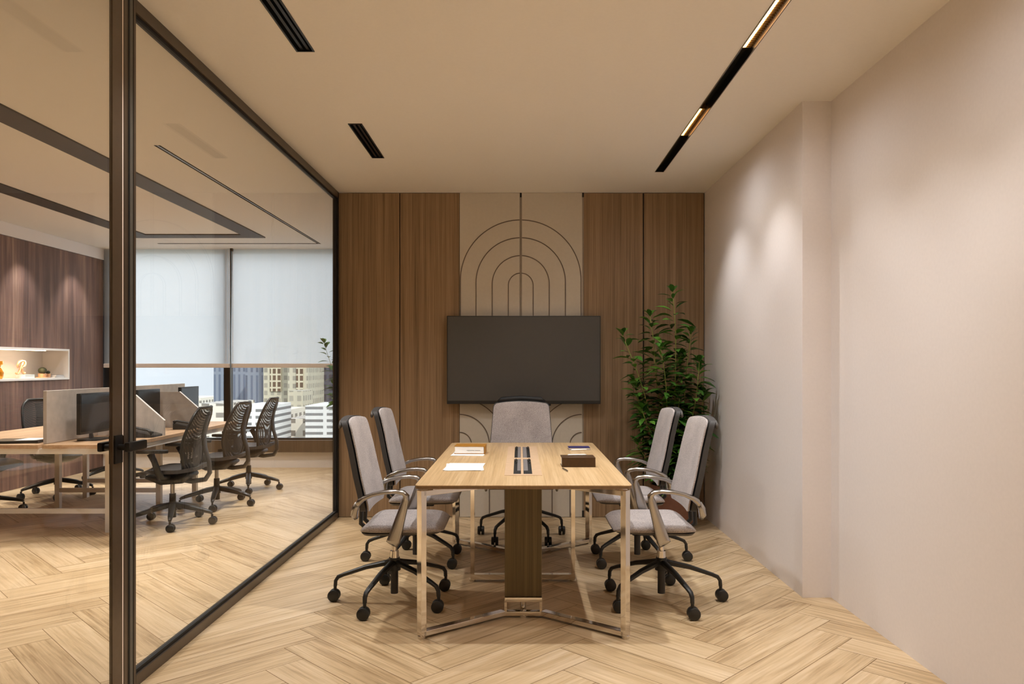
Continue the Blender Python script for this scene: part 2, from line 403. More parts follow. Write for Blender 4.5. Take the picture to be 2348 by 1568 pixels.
# back wall and its cladding
mb = MB(); mb.box(XG-.02, 1.62, YB+.022, YB+.14, 0, H); wb_ = struct(mb.build('wall_back', M['black']))
for x0, x1 in ((-1.586, -1.056), (-1.048, -.530), (.560, 1.078), (1.088, 1.612)):
    mb = MB(); mb.box(x0, x1, YB, YB+.03, .004, H-.004, .002); mb.build('wood_panel', M['wood_back'], wb_)
CX = .008
for k, (x0, x1) in enumerate(((-.527, CX-.009), (CX+.009, .547))):
    mb = MB(); mb.box(x0, x1, YB+.002, YB+.03, .004, H-.002); pn = mb.build('arch_panel', M['panel'], wb_)
    # arched inlay lines on this half
    sg = -1 if k == 0 else 1
    mb = MB(); wl_ = .0040
    def line(pts):
        P = [(p[0], YB+.0005, p[1]) for p in pts]
        mb.sweep(P, [(wl_, .003)]*len(P), 4, side=(0, 1, 0), power=8)
    for r, zt in ((.109, 2.14), (.250, 2.293), (.392, 2.450), (.529, 2.606)):
        cz = zt-r; pts = []
        for t in range(0, 25):
            a = PI/2*t/24; x = CX+sg*max(r*math.sin(a), .011)
            if abs(x-CX) <= .533: pts.append((x, cz+r*math.cos(a)))
        pts.append((CX+sg*r, 1.4)); line(pts)
    ex = CX+sg*.537
    for r in (.105, .262, .398, .523):
        pts = []; cz = .64
        for t in range(0, 25):
            a = PI/2*t/24; pts.append((ex-sg*max(r*math.sin(a), .004), cz+r*math.cos(a)))
        pts.append((ex-sg*r, .006)); line(pts)
    mb.build('inlay_line', M['inlay'], pn, smooth=False)
for x in (CX, .5535):
    mb = MB(); mb.box(x-.0065, x+.0065, YB+.004, YB+.03, .004, H-.04); mb.build('joint_strip', M['strip'], wb_)
    mb = MB(); mb.box(x-.0075, x+.0075, YB-.003, YB+.03, H-.04, H-.002); mb.build('joint_cap', M['gasket'], wb_)
mb = MB(); mb.box(.545, .562, YB-.003, YB+.03, .004, .06); mb.build('joint_cap', M['gasket'], wb_)
# office: side wall behind the meeting room, cladding wall with niche, window wall
mb = MB(); mb.box(-.9, -.8, YB+.14, YW+.1, 0, H); struct(mb.build('wall_side', M['wall']))
mb = MB()
NY0, NY1, NZ0, NZ1 = 7.0, 9.13, 1.165, 1.527
for y0, y1, z0, z1 in ((YF, NY0, 0, H), (NY1, YW, 0, H), (NY0, NY1, 0, NZ0), (NY0, NY1, NZ1, H)):
    mb.quad((XL-.02, y0, z0), (XL-.02, y1, z0), (XL-.02, y1, z1), (XL-.02, y0, z1))
mb.box(XL-.02, XL+.012, YF, YW-.002, 2.705, H-.002)
wl_ = struct(mb.build('wall_left', M['wall'], normals=True))
ys = sorted([YF, -1.2, 0, 1.2, 2.4, 3.6, 4.8, 6.0, NY0, 7.75, 8.3, 8.85, NY1, YW])
for a, b in zip(ys, ys[1:]):
    mb = MB()
    if NY0 <= a < NY1:
        mb.box(XL-.018, XL, a+.001, b-.001, 0.002, NZ0); mb.box(XL-.018, XL, a+.001, b-.001, NZ1, 2.70)
    else: mb.box(XL-.018, XL, a+.001, b-.001, 0.002, 2.70)
    mb.build('cladding_board', M['wood_office'], wl_)
mb = MB(); t = .022
mb.box(XL-.30, XL+.012, NY0, NY1, NZ0, NZ0+t); mb.box(XL-.30, XL+.012, NY0, NY1, NZ1-t, NZ1)
mb.box(XL-.30, XL+.012, NY1-t, NY1, NZ0+t, NZ1-t); mb.box(XL-.30, XL+.012, NY0, NY0+t, NZ0+t, NZ1-t)
mb.box(XL-.32, XL-.30, NY0, NY1, NZ0, NZ1)
nb = mb.build('niche_box', M['white'], wl_)
mb = MB(); mb.box(XL-.05, XL-.035, NY0+.05, 8.75, NZ1-t-.008, NZ1-t-.0005)
mb.build('led_strip', emit('warm_led', (1, .74, .46), 4), wl_)
area('niche_light', (XL-.06, 7.95, NZ1-t-.012), (XL-.14, 7.95, NZ0), 3.2, 1.6, .03, (1, .66, .38))
bpy.data.objects['niche_light'].rotation_euler = (0, math.radians(12), PI/2)
# window wall
ZS = .36
mb = MB(); mb.box(-5.55, -.8, YW, YW+.14, 0, .205); struct(mb.build('wall_window', M['white']))
mb = MB(); mb.box(-5.45, -.9, YW-.05, YW+.16, .205, ZS, .004); struct(mb.build('trim_1', M['sill']))
mb = MB(); mb.box(-5.6, -5.31, YW+.02, YW+.14, ZS, H); struct(mb.build('wall_corner', M['black']))
for n, x0, x1 in ((1, -5.31, -3.82), (2, -3.82, -.9)):
    mb = MB(); f = .045
    mb.box(x0, x1, YW+.04, YW+.11, ZS, ZS+f*.5); mb.box(x0, x1, YW+.04, YW+.11, H-f, H)
    mb.box(x0, x0+.04, YW+.04, YW+.11, ZS+f*.5, H-f); mb.box(x1-.055, x1, YW+.04, YW+.11, ZS+f*.5, H-f)
    wf = struct(mb.build('window_%d' % n, M['black']))
    mb = MB(); mb.box(x0+.04, x1-.055, YW+.072, YW+.078, ZS+f*.5, H-f); mb.build('glass_pane', M['winglass'], wf)
# roller blinds
for k, (x0, x1, lab) in enumerate(((-5.40, -3.768, 'sheer white roller blind half down over the left office window'),
                                   (-3.754, -1.2, 'sheer white roller blind half down over the right office window, city tower behind it'))):
    b = thing('roller_blind', lab, 'blind', ((x0+x1)/2, YW-.03, 1.33), 0, 'roller blinds on the office windows')
    h = (x1-x0)/2
    mb = MB(); mb.box(-h, h, -.001, .001, .02, H-1.335); mb.build('blind_fabric', M['blind'], b)
    mb = MB(); mb.box(-h-.005, h+.005, -.014, .014, -.028, .026, .008); mb.build('bottom_bar', M['beige'], b)
    for cx in ((h-.055, h-.02) if k == 0 else (-h+.02, )):
        mb = MB()
        for i in range(56): mb.ball((cx+.012, -.02, .06+i*.026), .0055, n=3)
        mb.sweep([(cx+.012, -.02, .05), (cx+.012, -.02, H-1.34)], .0018, 5)
        mb.build('bead_chain', M['beige'], b)
o = tag(MB().sweep([(-3.735, YW-.07, .60), (-3.745, YW-.07, 1.6), (-3.73, YW-.07, 2.6), (-3.73, YW-.07, H-.04)], .009, 10).build('blind_wand', plain('blue_grey_wand', (128, 150, 166), .35), smooth=True),
        'slim blue grey wand hanging between the two roller blinds', 'wand')
mb = MB(); mb.box(-.016, .016, -.016, .016, 0, .035); mb.build('wand_bracket', M['gasket'], o, loc=(-3.73, YW-.07, H-.036))

# glass partition (structure) and the glass door
mb = MB()
T = .022; XC = XG-T
mb.box(XC-T, XG, 3.040, 3.135, .0, H)                        # near post
pt = mb.build('wall_partition', M['bronze']); struct(pt)
def seg(y0, y1):
    a = MB(); a.box(XC-T, XG, y0, y1, H-.055, H-.001); a.build('top_rail', M['bronze'], pt)
    a = MB(); a.box(XC-T, XG, y0, y1, .001, .05, .002); a.build('bottom_rail', M['bronze'], pt)
seg(3.136, 6.61)
mb = MB(); mb.box(XC-T, XG, 6.61, 6.649, .001, H-.001); mb.build('end_post', M['black'], pt)
mb = MB()
for z0, z1 in ((.05, .066), (H-.071, H-.055)): mb.box(XC-.012, XC+.012, 3.136, 6.61, z0, z1)
mb.box(XC-.012, XC+.012, 3.136, 3.147, .066, H-.071); mb.box(XC-.012, XC+.012, 6.595, 6.61, .066, H-.071)
mb.box(XG, XG+.0015, 3.072, 3.084, .001, H-.001); mb.box(XG, XG+.0015, 3.112, 3.115, .001, H-.001)
mb.build('gasket', M['gasket'], pt)
mb = MB(); mb.box(XG, XG+.001, 3.086, 3.108, .001, H-.001); mb.build('cover_strip', plain('grey_cover_strip', (92, 90, 84), .45), pt)
mb = MB(); mb.box(XC-.005, XC+.005, 3.147, 6.595, .066, H-.071); mb.build('glass_pane', M['glass'], pt)
seg(YF+.01, 1.45)
mb = MB(); mb.box(XC-.005, XC+.005, YF+.01, 1.45, .05, H-.055); mb.build('glass_pane', M['glass'], pt)
mb = MB(); mb.box(XC-T, XG, 1.45, 1.51, .001, H-.001); mb.build('end_post', M['bronze'], pt)
xd0, xd1 = XG-.014, XG-.001
mb = MB(); mb.box(xd0, xd1, 2.957, 3.029, .01, H-.03)
mb.box(xd0, xd1, 1.52, 1.59, .01, H-.03)
mb.box(xd0, xd1, 1.59, 2.957, .01, .07); mb.box(xd0, xd1, 1.59, 2.957, H-.09, H-.03)
dr = struct(mb.build('door_1', plain('dark_bronze_stile', (92, 78, 64), .22, .2, .04)))
mb = MB(); mb.box(XG-.011, XG-.004, 1.59, 2.957, .07, H-.09); mb.build('glass_pane', M['glass'], dr)
mb = MB(); mb.box(XG-.012, XG-.002, 3.0292, 3.0398, .01, .99); mb.box(XG-.012, XG-.002, 3.0292, 3.0398, 1.05, H-.03); mb.build('gap_strip', M['beige'], dr)  # pale strip filling the gap between stile and post
for sg in (-1, 1):
    mb = MB()
    f = xd0 if sg < 0 else xd1
    x0, x1 = sorted((f, f+sg*.006)); mb.box(x0, x1, 2.965, 3.022, .945, 1.055)
    mb.cyl((f, 2.992, 1.008), (f+sg*.045, 2.992, 1.008), .012, n=12)
    x0, x1 = sorted((f+sg*.036, f+sg*.058)); mb.box(x0, x1, 2.972, 3.118, .990, 1.028, .008)
    mb.build('door_handle', M['black'], dr, smooth='auto')

# ------------------------------------------------------------------ ceiling fittings
lt = thing('linear_light', 'black recessed linear light with two glowing lamp sections in the ceiling', 'ceiling light', (LX, 2.0, H))
def slot_box(x0, x1, y0, y1, d, wall=.004):
    mb = MB()
    mb.quad((x0, y0, d), (x1, y0, d), (x1, y1, d), (x0, y1, d))
    mb.quad((x0, y0, 0), (x0, y1, 0), (x0, y1, d), (x0, y0, d)); mb.quad((x1, y0, 0), (x1, y1, 0), (x1, y1, d), (x1, y0, d))
    mb.quad((x0, y0, 0), (x1, y0, 0), (x1, y0, d), (x0, y0, d)); mb.quad((x0, y1, 0), (x1, y1, 0), (x1, y1, d), (x0, y1, d))
    return mb
slot_box(-.03, .03, -4.0, 3.93, .05).build('housing', M['black'], lt)
mb = MB()
for x in (-.0325, .0325): mb.box(x-.0025, x+.0025, -4.0, 3.932, -.003, .0)
mb.box(-.035, .035, 3.93, 3.936, -.003, 0); mb.build('trim', M['bronze'], lt)
led = emit('led_lens', (1, .80, .52), 26)
M['gold'] = plain('gold_reflector', (150, 112, 62), .25, .9, .05)
for yc in (4.795, 3.395, 1.995, .595, -.805):
    mb = MB(); mb.box(-.029, .029, yc-2.0-.265, yc-2.0+.265, .030, .049); md = mb.build('lamp_module', M['gold'], lt)
    mb = MB()
    for i in range(24): mb.cyl((-.004, yc-2.0-.253+i*.022, .0295), (-.004, yc-2.0-.253+i*.022, .024), .0075, n=10)
    mb.build('led_lens', led, md)
    mb = MB()
    for i in range(25): mb.box(-.028, .028, yc-2.0-.265+i*.022, yc-2.0-.2635+i*.022, .018, .0299)
    mb.build('louver', M['gold'], md)
for nm, V, lab in (('near', V1, 'long black slot air vent in the ceiling, cut off by the top of the photo'), ('far', V2, 'short black slot air vent in the ceiling, nearer the back wall')):
    v = thing('air_vent', lab, 'vent', ((V[0]+V[1])/2, (V[2]+V[3])/2, H), 0, 'slot vents in the meeting room ceiling')
    hx = (V[1]-V[0])/2; hy = (V[3]-V[2])/2
    slot_box(-hx, hx, -hy, hy, .06).build('duct', M['gasket'], v)
    mb = MB()
    for x in (-hx, hx): mb.box(x-.004, x+.004, -hy-.004, hy+.004, -.004, .0)
    for y in (-hy, hy): mb.box(-hx+.004, hx-.004, y-.004, y+.004, -.004, .0)
    mb.build('frame', M['black'], v)
    for x in (-hx*.36, hx*.36):
        mb = MB(); mb.box(x-.007, x+.007, -hy+.001, hy-.001, .004, .03); mb.build('slat', M['black'], v)
v = thing('slot_diffuser', 'thin dark slot diffuser turning a corner in the office ceiling near the blinds', 'vent', (-2.5, 7.3, H))
mb = slot_box(-.02, .025, -2.08, 2.15, .04)
b2 = slot_box(-2.0, -.02, 2.105, 2.15, .04); tmp = bpy.data.meshes.new('t'); b2.b.to_mesh(tmp); b2.b.free(); mb.b.from_mesh(tmp); bpy.data.meshes.remove(tmp)
mb.build('duct', M['black'], v)
mb = MB(); mb.box(-.004, .009, -2.075, 2.145, .0, .008); mb.build('slat', M['bronze'], v)
# dark rectangular light channel on the office ceiling
mb = MB()
xo0, xo1, yo0, yo1, wd = -4.52, -3.0, .5, 8.95, .21
for a in ((xo0, xo0+wd, yo0, yo1), (xo1-wd, xo1, yo0, yo1), (xo0+wd, xo1-wd, yo0, yo0+wd), (xo0+wd, xo1-wd, yo1-wd, yo1)):
    mb.box(a[0], a[1], a[2], a[3], H-.012, H)
tag(mb.build('ceiling_channel', plain('dark_channel', (52, 43, 34), .6, 0, .05)), 'dark rectangular channel set into the open office ceiling', 'ceiling channel')

# ------------------------------------------------------------------ television
tv = thing('television', 'large flat black television mounted on the arched panel', 'television', (.034, 6.60, .998))
mb = MB(); mb.box(-.40, .40, -.01, .048, .15, .6); mb.build('wall_mount', M['black'], tv)
mb = MB(); mb.box(-.665, .665, -.04, .0, 0, .762, .004); mb.build('housing', M['plastic'], tv)
mb = MB(); mb.box(-.657, .657, -.0425, -.0395, .028, .754); mb.build('screen', M['tvscreen'], tv)
mb = MB(); mb.box(.205, .235, -.036, -.01, -.016, .0, .003); mb.build('sensor', M['gasket'], tv)

# ------------------------------------------------------------------ conference table
TX, TY = .018, 4.69
t = thing('conference_table', 'long oak conference table on polished chrome frames', 'table', (TX, TY, 0))
mb = MB(); mb.prism(rrect(.527, 1.018, .03), .732, .75, bev=.003); top = mb.build('tabletop', M['wood_table'], t, smooth='auto')
mb = MB(); mb.prism(rrect(.5275, 1.0185, .03), .7325, .7465); 
mb.build('edge_band', M['wood_edge'], top, smooth='auto')
for sx in (-1, 1):
    for sy in (-1, 1):
        A = (sx*.497, sy*.985); B = (sx*.105, sy*.675)
        mb = MB()
        dx, dy = B[0]-A[0], B[1]-A[1]; L = math.hypot(dx, dy); dx /= L; dy /= L
        mb.bar((A[0], A[1], .012), (A[0], A[1], .722), .042, .03, up=(dx, dy, 0), bev=.002)
        mb.bar((A[0]+dx*.0, A[1]+dy*.0, .024), (B[0], B[1], .024), .042, .024, bev=.002)
        mb.bar((A[0]+dx*.0, A[1]+dy*.0, .708), (B[0], B[1], .708), .042, .026, bev=.002)
        fr = mb.build('leg_frame', M['chrome'], t)
        mb = MB(); mb.cyl((A[0], A[1], 0), (A[0], A[1], .013), .02, n=16); mb.build('foot_pad', M['chrome'], fr, smooth='auto')
        mb = MB(); mb.bar((A[0]+dx*.05, A[1]+dy*.05, .7265), (A[0]+dx*.13, A[1]+dy*.13, .7265), .05, .010); mb.build('top_bracket', M['chrome'], fr)
for sy in (-1, 1):
    y0 = sy*.675
    mb = MB(); mb.box(-.098, .098, min(y0+sy*.0, y0-sy*.12), max(y0, y0-sy*.12), .108, .731, .002); mb.build('cable_riser', M['wood_riser'], t)
    mb = MB()
    mb.box(-.099, .099, y0-.018, y0+.018, .011, .034, .002); mb.box(-.099, .099, y0-.018, y0+.018, .084, .108, .002)
    for x in (-.093, .093): mb.box(x-.0065, x+.0065, y0-.018, y0+.018, .034, .084)
    mb.cyl((0, y0-sy*.05, .012), (0, y0-sy*.05, .108), .017, n=20)
    mb.cyl((0, y0, 0), (0, y0, .014), .02, n=16)
    mb.build('riser_frame', M['chrome'], t, smooth='auto')
mb = MB()
for x in (-.31, .31):
    mb.box(x-.012, x+.012, -.02, .02, .012, .731); mb.cyl((x, 0, 0), (x, 0, .012), .02, n=16)
mb.box(-.298, .298, -.02, .02, .014, .044)
mb.build('middle_frame', M['chrome'], t)
# inlay with four cable openings
slots = [(-.053, -.011, -.64, .0), (.001, .049, -.64, .0), (-.053, -.011, .075, .71), (.001, .049, .075, .71)]
mb = MB()
xs = [-.1, -.053, -.011, .001, .049, .1]; yy = [-.69, -.64, 0, .075, .71, .745]
for i in range(5):
    for j in range(5):
        cx, cy = (xs[i]+xs[i+1])/2, (yy[j]+yy[j+1])/2
        if any(s[0] < cx < s[1] and s[2] < cy < s[3] for s in slots): continue
        mb.box(xs[i], xs[i+1], yy[j], yy[j+1], .7502, .7518)
bmesh.ops.remove_doubles(mb.b, verts=mb.b.verts[:], dist=1e-5)
inl = mb.build('cable_inlay', M['pink'], t)
for k, s in enumerate(slots):
    mb = MB(); mb.box(s[0]+.001, s[1]-.001, s[2]+.001, s[3]-.001, .7501, .7508); cp = mb.build('cable_port', M['gasket'], inl)
    mb = MB(); g0, g1 = (s[0]+.021, s[1]-.002) if k % 2 == 0 else (s[0]+.002, s[0]+.026)
    mb.box(g0, g1, s[2]+.13*(s[2] < 0), s[3]-.004, .7509, .7515); mb.build('port_lid', M['brushed'], cp)
    mb = MB(); cx = (s[0]+.011) if k % 2 == 0 else (s[1]-.011)
    mb.sweep([(cx, s[3]-.2, .754), (cx+.006, s[3]-.15, .757), (cx-.006, s[3]-.11, .758), (cx+.004, s[3]-.06, .757), (cx, s[3]-.01, .754)], .0035, 6)
    mb.build('cable', M['plastic'], cp, smooth=True)

# ------------------------------------------------------------------ things on the table
def paper_stack(loc, rz, label, n, group=None, w=.21, l=.30):
    p = thing('paper_sheets', label, 'papers', loc, rz, group)
    for i in range(n):
        a = [0, .05, -.07, .03][i % 4]
        mb = MB(); mb.box(-w/2, w/2, -l/2, l/2, i*.0014, i*.0014+.0012, 0, Matrix.Rotation(a, 4, 'Z')); mb.build('sheet', M['paper'], p)
    return p
zt = .7502
paper_stack((-.315, 4.33, zt), .03, 'loose white sheets near the left front of the conference table', 3)
p = paper_stack((-.335, 4.99, zt), -.06, 'white sheets lying under the thick amber covered book', 2, l=.24)
def book(loc, rz, w, d, h, cov, label, front=True):
    b = thing('book', label, 'book', loc, rz)
    mb = MB(); mb.box(-w/2+.004, w/2-.008, -d/2+.002, d/2-.004, .004, h-.004); mb.build('page_block', M['paper'], b)
    mb = MB(); mb.box(-w/2, w/2, -d/2, d/2, 0, .004); mb.box(-w/2, w/2, -d/2, d/2, h-.004, h)
    if front == 'right': mb.box(w/2-.006, w/2, -d/2, d/2, .004, h-.004)
    else: mb.box(-w/2, w/2, -d/2, -d/2+.004, .004, h-.004)
    mb.build('cover', cov, b)
    return b
b = book((-.325, 5.02, zt+.003), -.03, .20, .15, .052, M['tancover'], 'thick white book with amber cover at the left back of the table', 'right')
mb = MB(); mb.box(-.02, .03, -.0755, -.0725, .0235, .0245); mb.box(.035, .07, -.0755, -.0725, .0235, .0245); mb.build('title_line', M['shell'], b)
b = book((.335, 4.40, zt), .01, .192, .14, .054, M['brownleather'], 'thick dark brown leather book at the right front of the table')
mb = MB(); mb.cyl((-.05, 0, .0), (.05, .01, .0), .005, n=10); mb.cyl((.05, .01, 0), (.06, .011, 0), .005, .001, n=10)
o = tag(mb.build('pen', M['paper'], loc=(.33, 4.42, zt+.0592), smooth='auto'), 'white pen lying on top of the brown leather book', 'pen')
b = thing('notebook', 'slim notebook with blue cover at the right back of the table', 'notebook', (.41, 5.28, zt), 0)
mb = MB(); mb.box(-.072, .072, -.06, .06, .002, .012); mb.build('page_block', M['paper'], b)
mb = MB(); mb.box(-.074, .074, -.062, .062, .012, .0145); mb.box(-.074, .074, -.062, .062, 0, .002); mb.build('cover', M['bluecover'], b)
mb = MB(); mb.cyl((-.05, -.02, 0), (.05, .02, 0), .005, n=10); mb.cyl((.05, .02, 0), (.06, .024, 0), .005, .001, n=10)
tag(mb.build('pen', M['paper'], loc=(.40, 5.18, zt+.0053), smooth='auto'), 'white pen lying in front of the blue notebook', 'pen')
mb = MB(); mb.cyl((0, -.05, 0), (-.02, .055, 0), .004, n=10); mb.cyl((0, -.05, 0), (.002, -.06, 0), .004, .001, n=10)
tag(mb.build('pen', M['alu'], loc=(.26, 4.20, zt+.0043), smooth='auto'), 'slim silver pen lying in front of the brown leather book', 'pen')

# ------------------------------------------------------------------ conference chairs (local: faces +x)
def interp(tab, z):
    for (z0, v0), (z1, v1) in zip(tab, tab[1:]):
        if z0 <= z <= z1: return v0+(v1-v0)*(z-z0)/(z1-z0)
    return tab[-1][1] if z > tab[-1][0] else tab[0][1]
def base5(parent, mat, spoke, R, rot, caster_r, wheelmat):
    mb = MB()
    for k in range(5):
        a = rot+k*2*PI/5; c, s = math.cos(a), math.sin(a)
        mb.sweep([(c*r, s*r, z) for r, z, *_ in spoke], [(q[2], q[3]) for q in spoke], 8, side=(-s, c, 0), power=3)
    mb.cyl((0, 0, spoke[0][1]-.045), (0, 0, spoke[0][1]+.025), .036, .03)
    bs = mb.build('base', mat, parent, smooth='auto')
    for k in range(5):
        a = rot+k*2*PI/5; x, y = math.cos(a)*R, math.sin(a)*R
        mb = MB(); r = caster_r
        mb.cyl((x, y, r), (x, y, .085), .009, n=10)
        for sg in (-1, 1):
            mb.sweep([(x-.006, y+sg*.004, r), (x-.006, y+sg*.006, r), (x-.006, y+sg*.022, r), (x-.006, y+sg*.026, r)], [r*.8, r, r, r*.85], 22, side=(1, 0, 0))
        mb.box(x-.02, x+.012, y-.004, y+.004, r*.8, r*1.7)
        mb.build('caster', wheelmat, bs, smooth='auto')
    return bs
def make_chair(name, label, cat, group):
    t = thing(name, label, cat, group=group)
    base5(t, M['plastic'], [(.02, .222, .016, .020), (.16, .192, .013, .016), (.285, .15, .011, .013), (.318, .136, .011, .012), (.332, .115, .010, .011), (.334, .085, .010, .010)], .335, PI, .033, M['plastic'])
    mb = MB(); mb.cyl((0, 0, .247), (0, 0, .385), .0145); mb.cyl((0, 0, .235), (0, 0, .285), .026, .024); mb.build('gas_lift', M['chrome'], t, smooth='auto')
    mb = MB(); mb.cyl((0, 0, .045), (0, 0, .18), .021); mb.build('lift_sleeve', M['rubber'], t, smooth='auto')
    mb = MB(); mb.box(-.09, .13, -.06, .06, .38, .416, .012); mb.bar((.035, -.245, .388), (.035, .245, .388), .05, .018, bev=.004)
    mb.build('mechanism', M['plastic'], t, smooth='auto')
    # seat: cushion with waterfall front, grey shell below
    NX, NY = 14, 13
    def seat_pt(i, j, top):
        u = i/(NX-1); v = j/(NY-1)*2-1
        x = -.155+.455*u
        hw = .248*(1-.16*(max(0, abs(2*u-1)-.62)/.38)**2.2)
        y = v*hw; e = max(0, abs(v)-.75)/.25
        x = x+(.03 if u > .5 else -.0)*0
        edge = min(1, 1-(max(0, abs(2*u-1)-.86)/.14)**2)
        zt_ = .482-.012*e*e-.018*max(0, u-.72)/.28*max(0, u-.72)/.28-.006*(1-abs(v))-.02*max(0, .12-u)/.12
        zt_ -= .014*(1-edge)
        zb = .427+.008*e+.004*max(0, u-.8)/.2
        return (x, y, zt_ if top else zb)
    mb = MB(); tp = [[seat_pt(i, j, True) for j in range(NY)] for i in range(NX)]; bt = [[seat_pt(i, j, False) for j in range(NY)] for i in range(NX)]
    mb.grid(tp); mb.grid(bt)
    def rim(a, b, m):
        for k in range(len(a)-1):
            am = [Vector(p) for p in (a[k], a[k+1])]; bm_ = [Vector(p) for p in (b[k], b[k+1])]
            mb.quad(am[0], am[1], bm_[1], bm_[0])
    rim(tp[0], bt[0], 0); rim(tp[-1], bt[-1], 0); rim([r[0] for r in tp], [r[0] for r in bt], 0); rim([r[-1] for r in tp], [r[-1] for r in bt], 0)
    bmesh.ops.remove_doubles(mb.b, verts=mb.b.verts[:], dist=1e-5)
    st = mb.build('seat', M['fabric'], t, smooth=True, sub=1)
    mb = MB(); pts = []
    for sc, z in ((.96, .428), (.92, .416), (.70, .406)):
        pts.append([(.068+x*sc, y*sc, z+(.010 if x > .15 else 0)) for x, y in rrect(.226, .243, .06, 5)])
    vs = [[mb.b.verts.new(p) for p in r] for r in pts]
    for a, b in zip(vs, vs[1:]):
        for k in range(len(a)): mb.b.faces.new((a[k], a[(k+1) % len(a)], b[(k+1) % len(a)], b[k]))
    mb.b.faces.new(vs[0]); mb.b.faces.new(vs[-1][::-1]); mb.build('seat_shell', M['shell'], st, smooth='auto')
    # backrest
    fx = [(.535, -.112), (.578, -.110), (.632, -.121), (.744, -.148), (.875, -.175), (.992, -.204), (1.02, -.214), (1.045, -.232)]
    hwt = [(.535, .235), (.60, .248), (.73, .244), (.95, .226), (1.0, .223), (1.03, .220), (1.045, .218)]
    def slab(x_off, z0, z1, grow, thick, rc):
        mb = MB(); F = []; Bk = []
        n = 22
        for i in range(n):
            z = z0+(z1-z0)*(.5-.5*math.cos(PI*i/(n-1))); hw = interp(hwt, z)+grow
            dt = z1-z; db = z-z0
            if dt < rc: hw -= rc*(1-math.sqrt(max(0, 1-((rc-dt)/rc)**2)))*.9
            if db < rc: hw -= rc*(1-math.sqrt(max(0, 1-((rc-db)/rc)**2)))*.9
            x = interp(fx, z)+x_off
            rf, rb = [], []
            for j in range(11):
                v = j/10*2-1; cur = .012*v*v; ez = .014*(1-v*v)*(1 if dt < .10 else 0)*(1-dt/.10 if dt < .1 else 0)
                e = max(0, abs(v)-.8)/.2
                rf.append((x+cur-.006*e*e*(thick > .02), v*hw, z+ez)); rb.append((x+cur-thick+.004*e*e, v*hw, z+ez))
            F.append(rf); Bk.append(rb)
        mb.grid(F); mb.grid(Bk)
        for a, b in ((F[0], Bk[0]), (F[-1], Bk[-1]), ([r[0] for r in F], [r[0] for r in Bk]), ([r[-1] for r in F], [r[-1] for r in Bk])):
            for k in range(len(a)-1): mb.quad(a[k], a[k+1], b[k+1], b[k])
        bmesh.ops.remove_doubles(mb.b, verts=mb.b.verts[:], dist=1e-5)
        return mb
    bk = slab(0, .545, 1.028, -.002, .012, .034).build('backrest', M['fabric'], t, smooth='auto')
    mb = slab(-.0125, .545, 1.033, .003, .038, .034); sh = mb.build('back_shell', M['rubber'], bk, smooth='auto')
    mb = MB(); mb.sweep([(-.258, -.216, 1.004), (-.266, -.15, 1.016), (-.268, 0, 1.028), (-.266, .15, 1.016), (-.258, .216, 1.004)], [(.009, .016), (.011, .019), (.011, .019), (.011, .019), (.009, .016)], 10, side=(0, 0, 1))
    mb.build('top_rail', M['shell'], bk, smooth=True)
    mb = MB()
    for sg in (-1, 1): mb.sweep([(-.02, sg*.04, .398), (-.13, sg*.05, .405), (-.178, sg*.055, .45), (-.172, sg*.06, .56), (-.175, sg*.06, .64)], [(.010, .02)]*5, 8, side=(0, 1, 0), power=4)
    mb.build('back_support', M['plastic'], t, smooth=True)
    for sg in (-1, 1):
        Y = sg*.272
        mb = MB()
        P = [(.030, .383), (.040, .40), (.062, .47), (.088, .56), (.103, .615), (.108, .640), (.092, .657), (.05, .664), (-.01, .660), (-.07, .647), (-.115, .628), (-.138, .610), (-.150, .588)]
        Rr = [(.034, .012), (.036, .014), (.031, .014), (.024, .015), (.020, .017), (.017, .020), (.013, .023), (.012, .025), (.012, .026), (.012, .026), (.014, .025), (.016, .022), (.012, .016)]
        mb.sweep([(x, Y, z) for x, z in P], Rr, 14, side=(0, 1, 0), power=2.6)
        mb.build('armrest', M['alu'], t, smooth=True)
        mb = MB(); mb.sweep([(-.150, Y-sg*.012, .600), (-.166, Y-sg*.014, .57), (-.172, Y-sg*.02, .535), (-.165, Y-sg*.03, .515)], [(.016, .014), (.02, .016), (.02, .016), (.012, .012)], 10, side=(0, 1, 0), power=2.6)
        mb.build('arm_bracket', M['alu'], t, smooth=True)
    return t
G1 = 'grey fabric armchairs around the conference table'
proto = make_chair('conference_chair', 'grey fabric armchair on the left side of the table, nearest the camera', 'chair', G1)
proto.location = (-.709, 4.29, 0)
dup(proto, (-.709, 5.17, 0), 0, 'grey fabric armchair on the left side of the table, nearer the wood panelled wall')
dup(proto, (.80, 4.29, 0), PI, 'grey fabric armchair on the right side of the table, nearest the camera')
dup(proto, (.80, 5.17, 0), PI, 'grey fabric armchair on the right side of the table, just in front of the plant')
hc = dup(proto, (.012, 5.87, 0), -PI/2, 'grey fabric armchair with black headrest at the far head of the table')
mb = MB(); mb.sweep([(-.262, -.19, 1.03), (-.268, -.16, 1.052), (-.27, 0, 1.060), (-.268, .16, 1.052), (-.262, .19, 1.03)], [(.012, .016), (.015, .024), (.015, .026), (.015, .024), (.012, .016)], 10, side=(0, 0, 1))
mb.build('headrest', M['gasket'], hc, smooth=True)

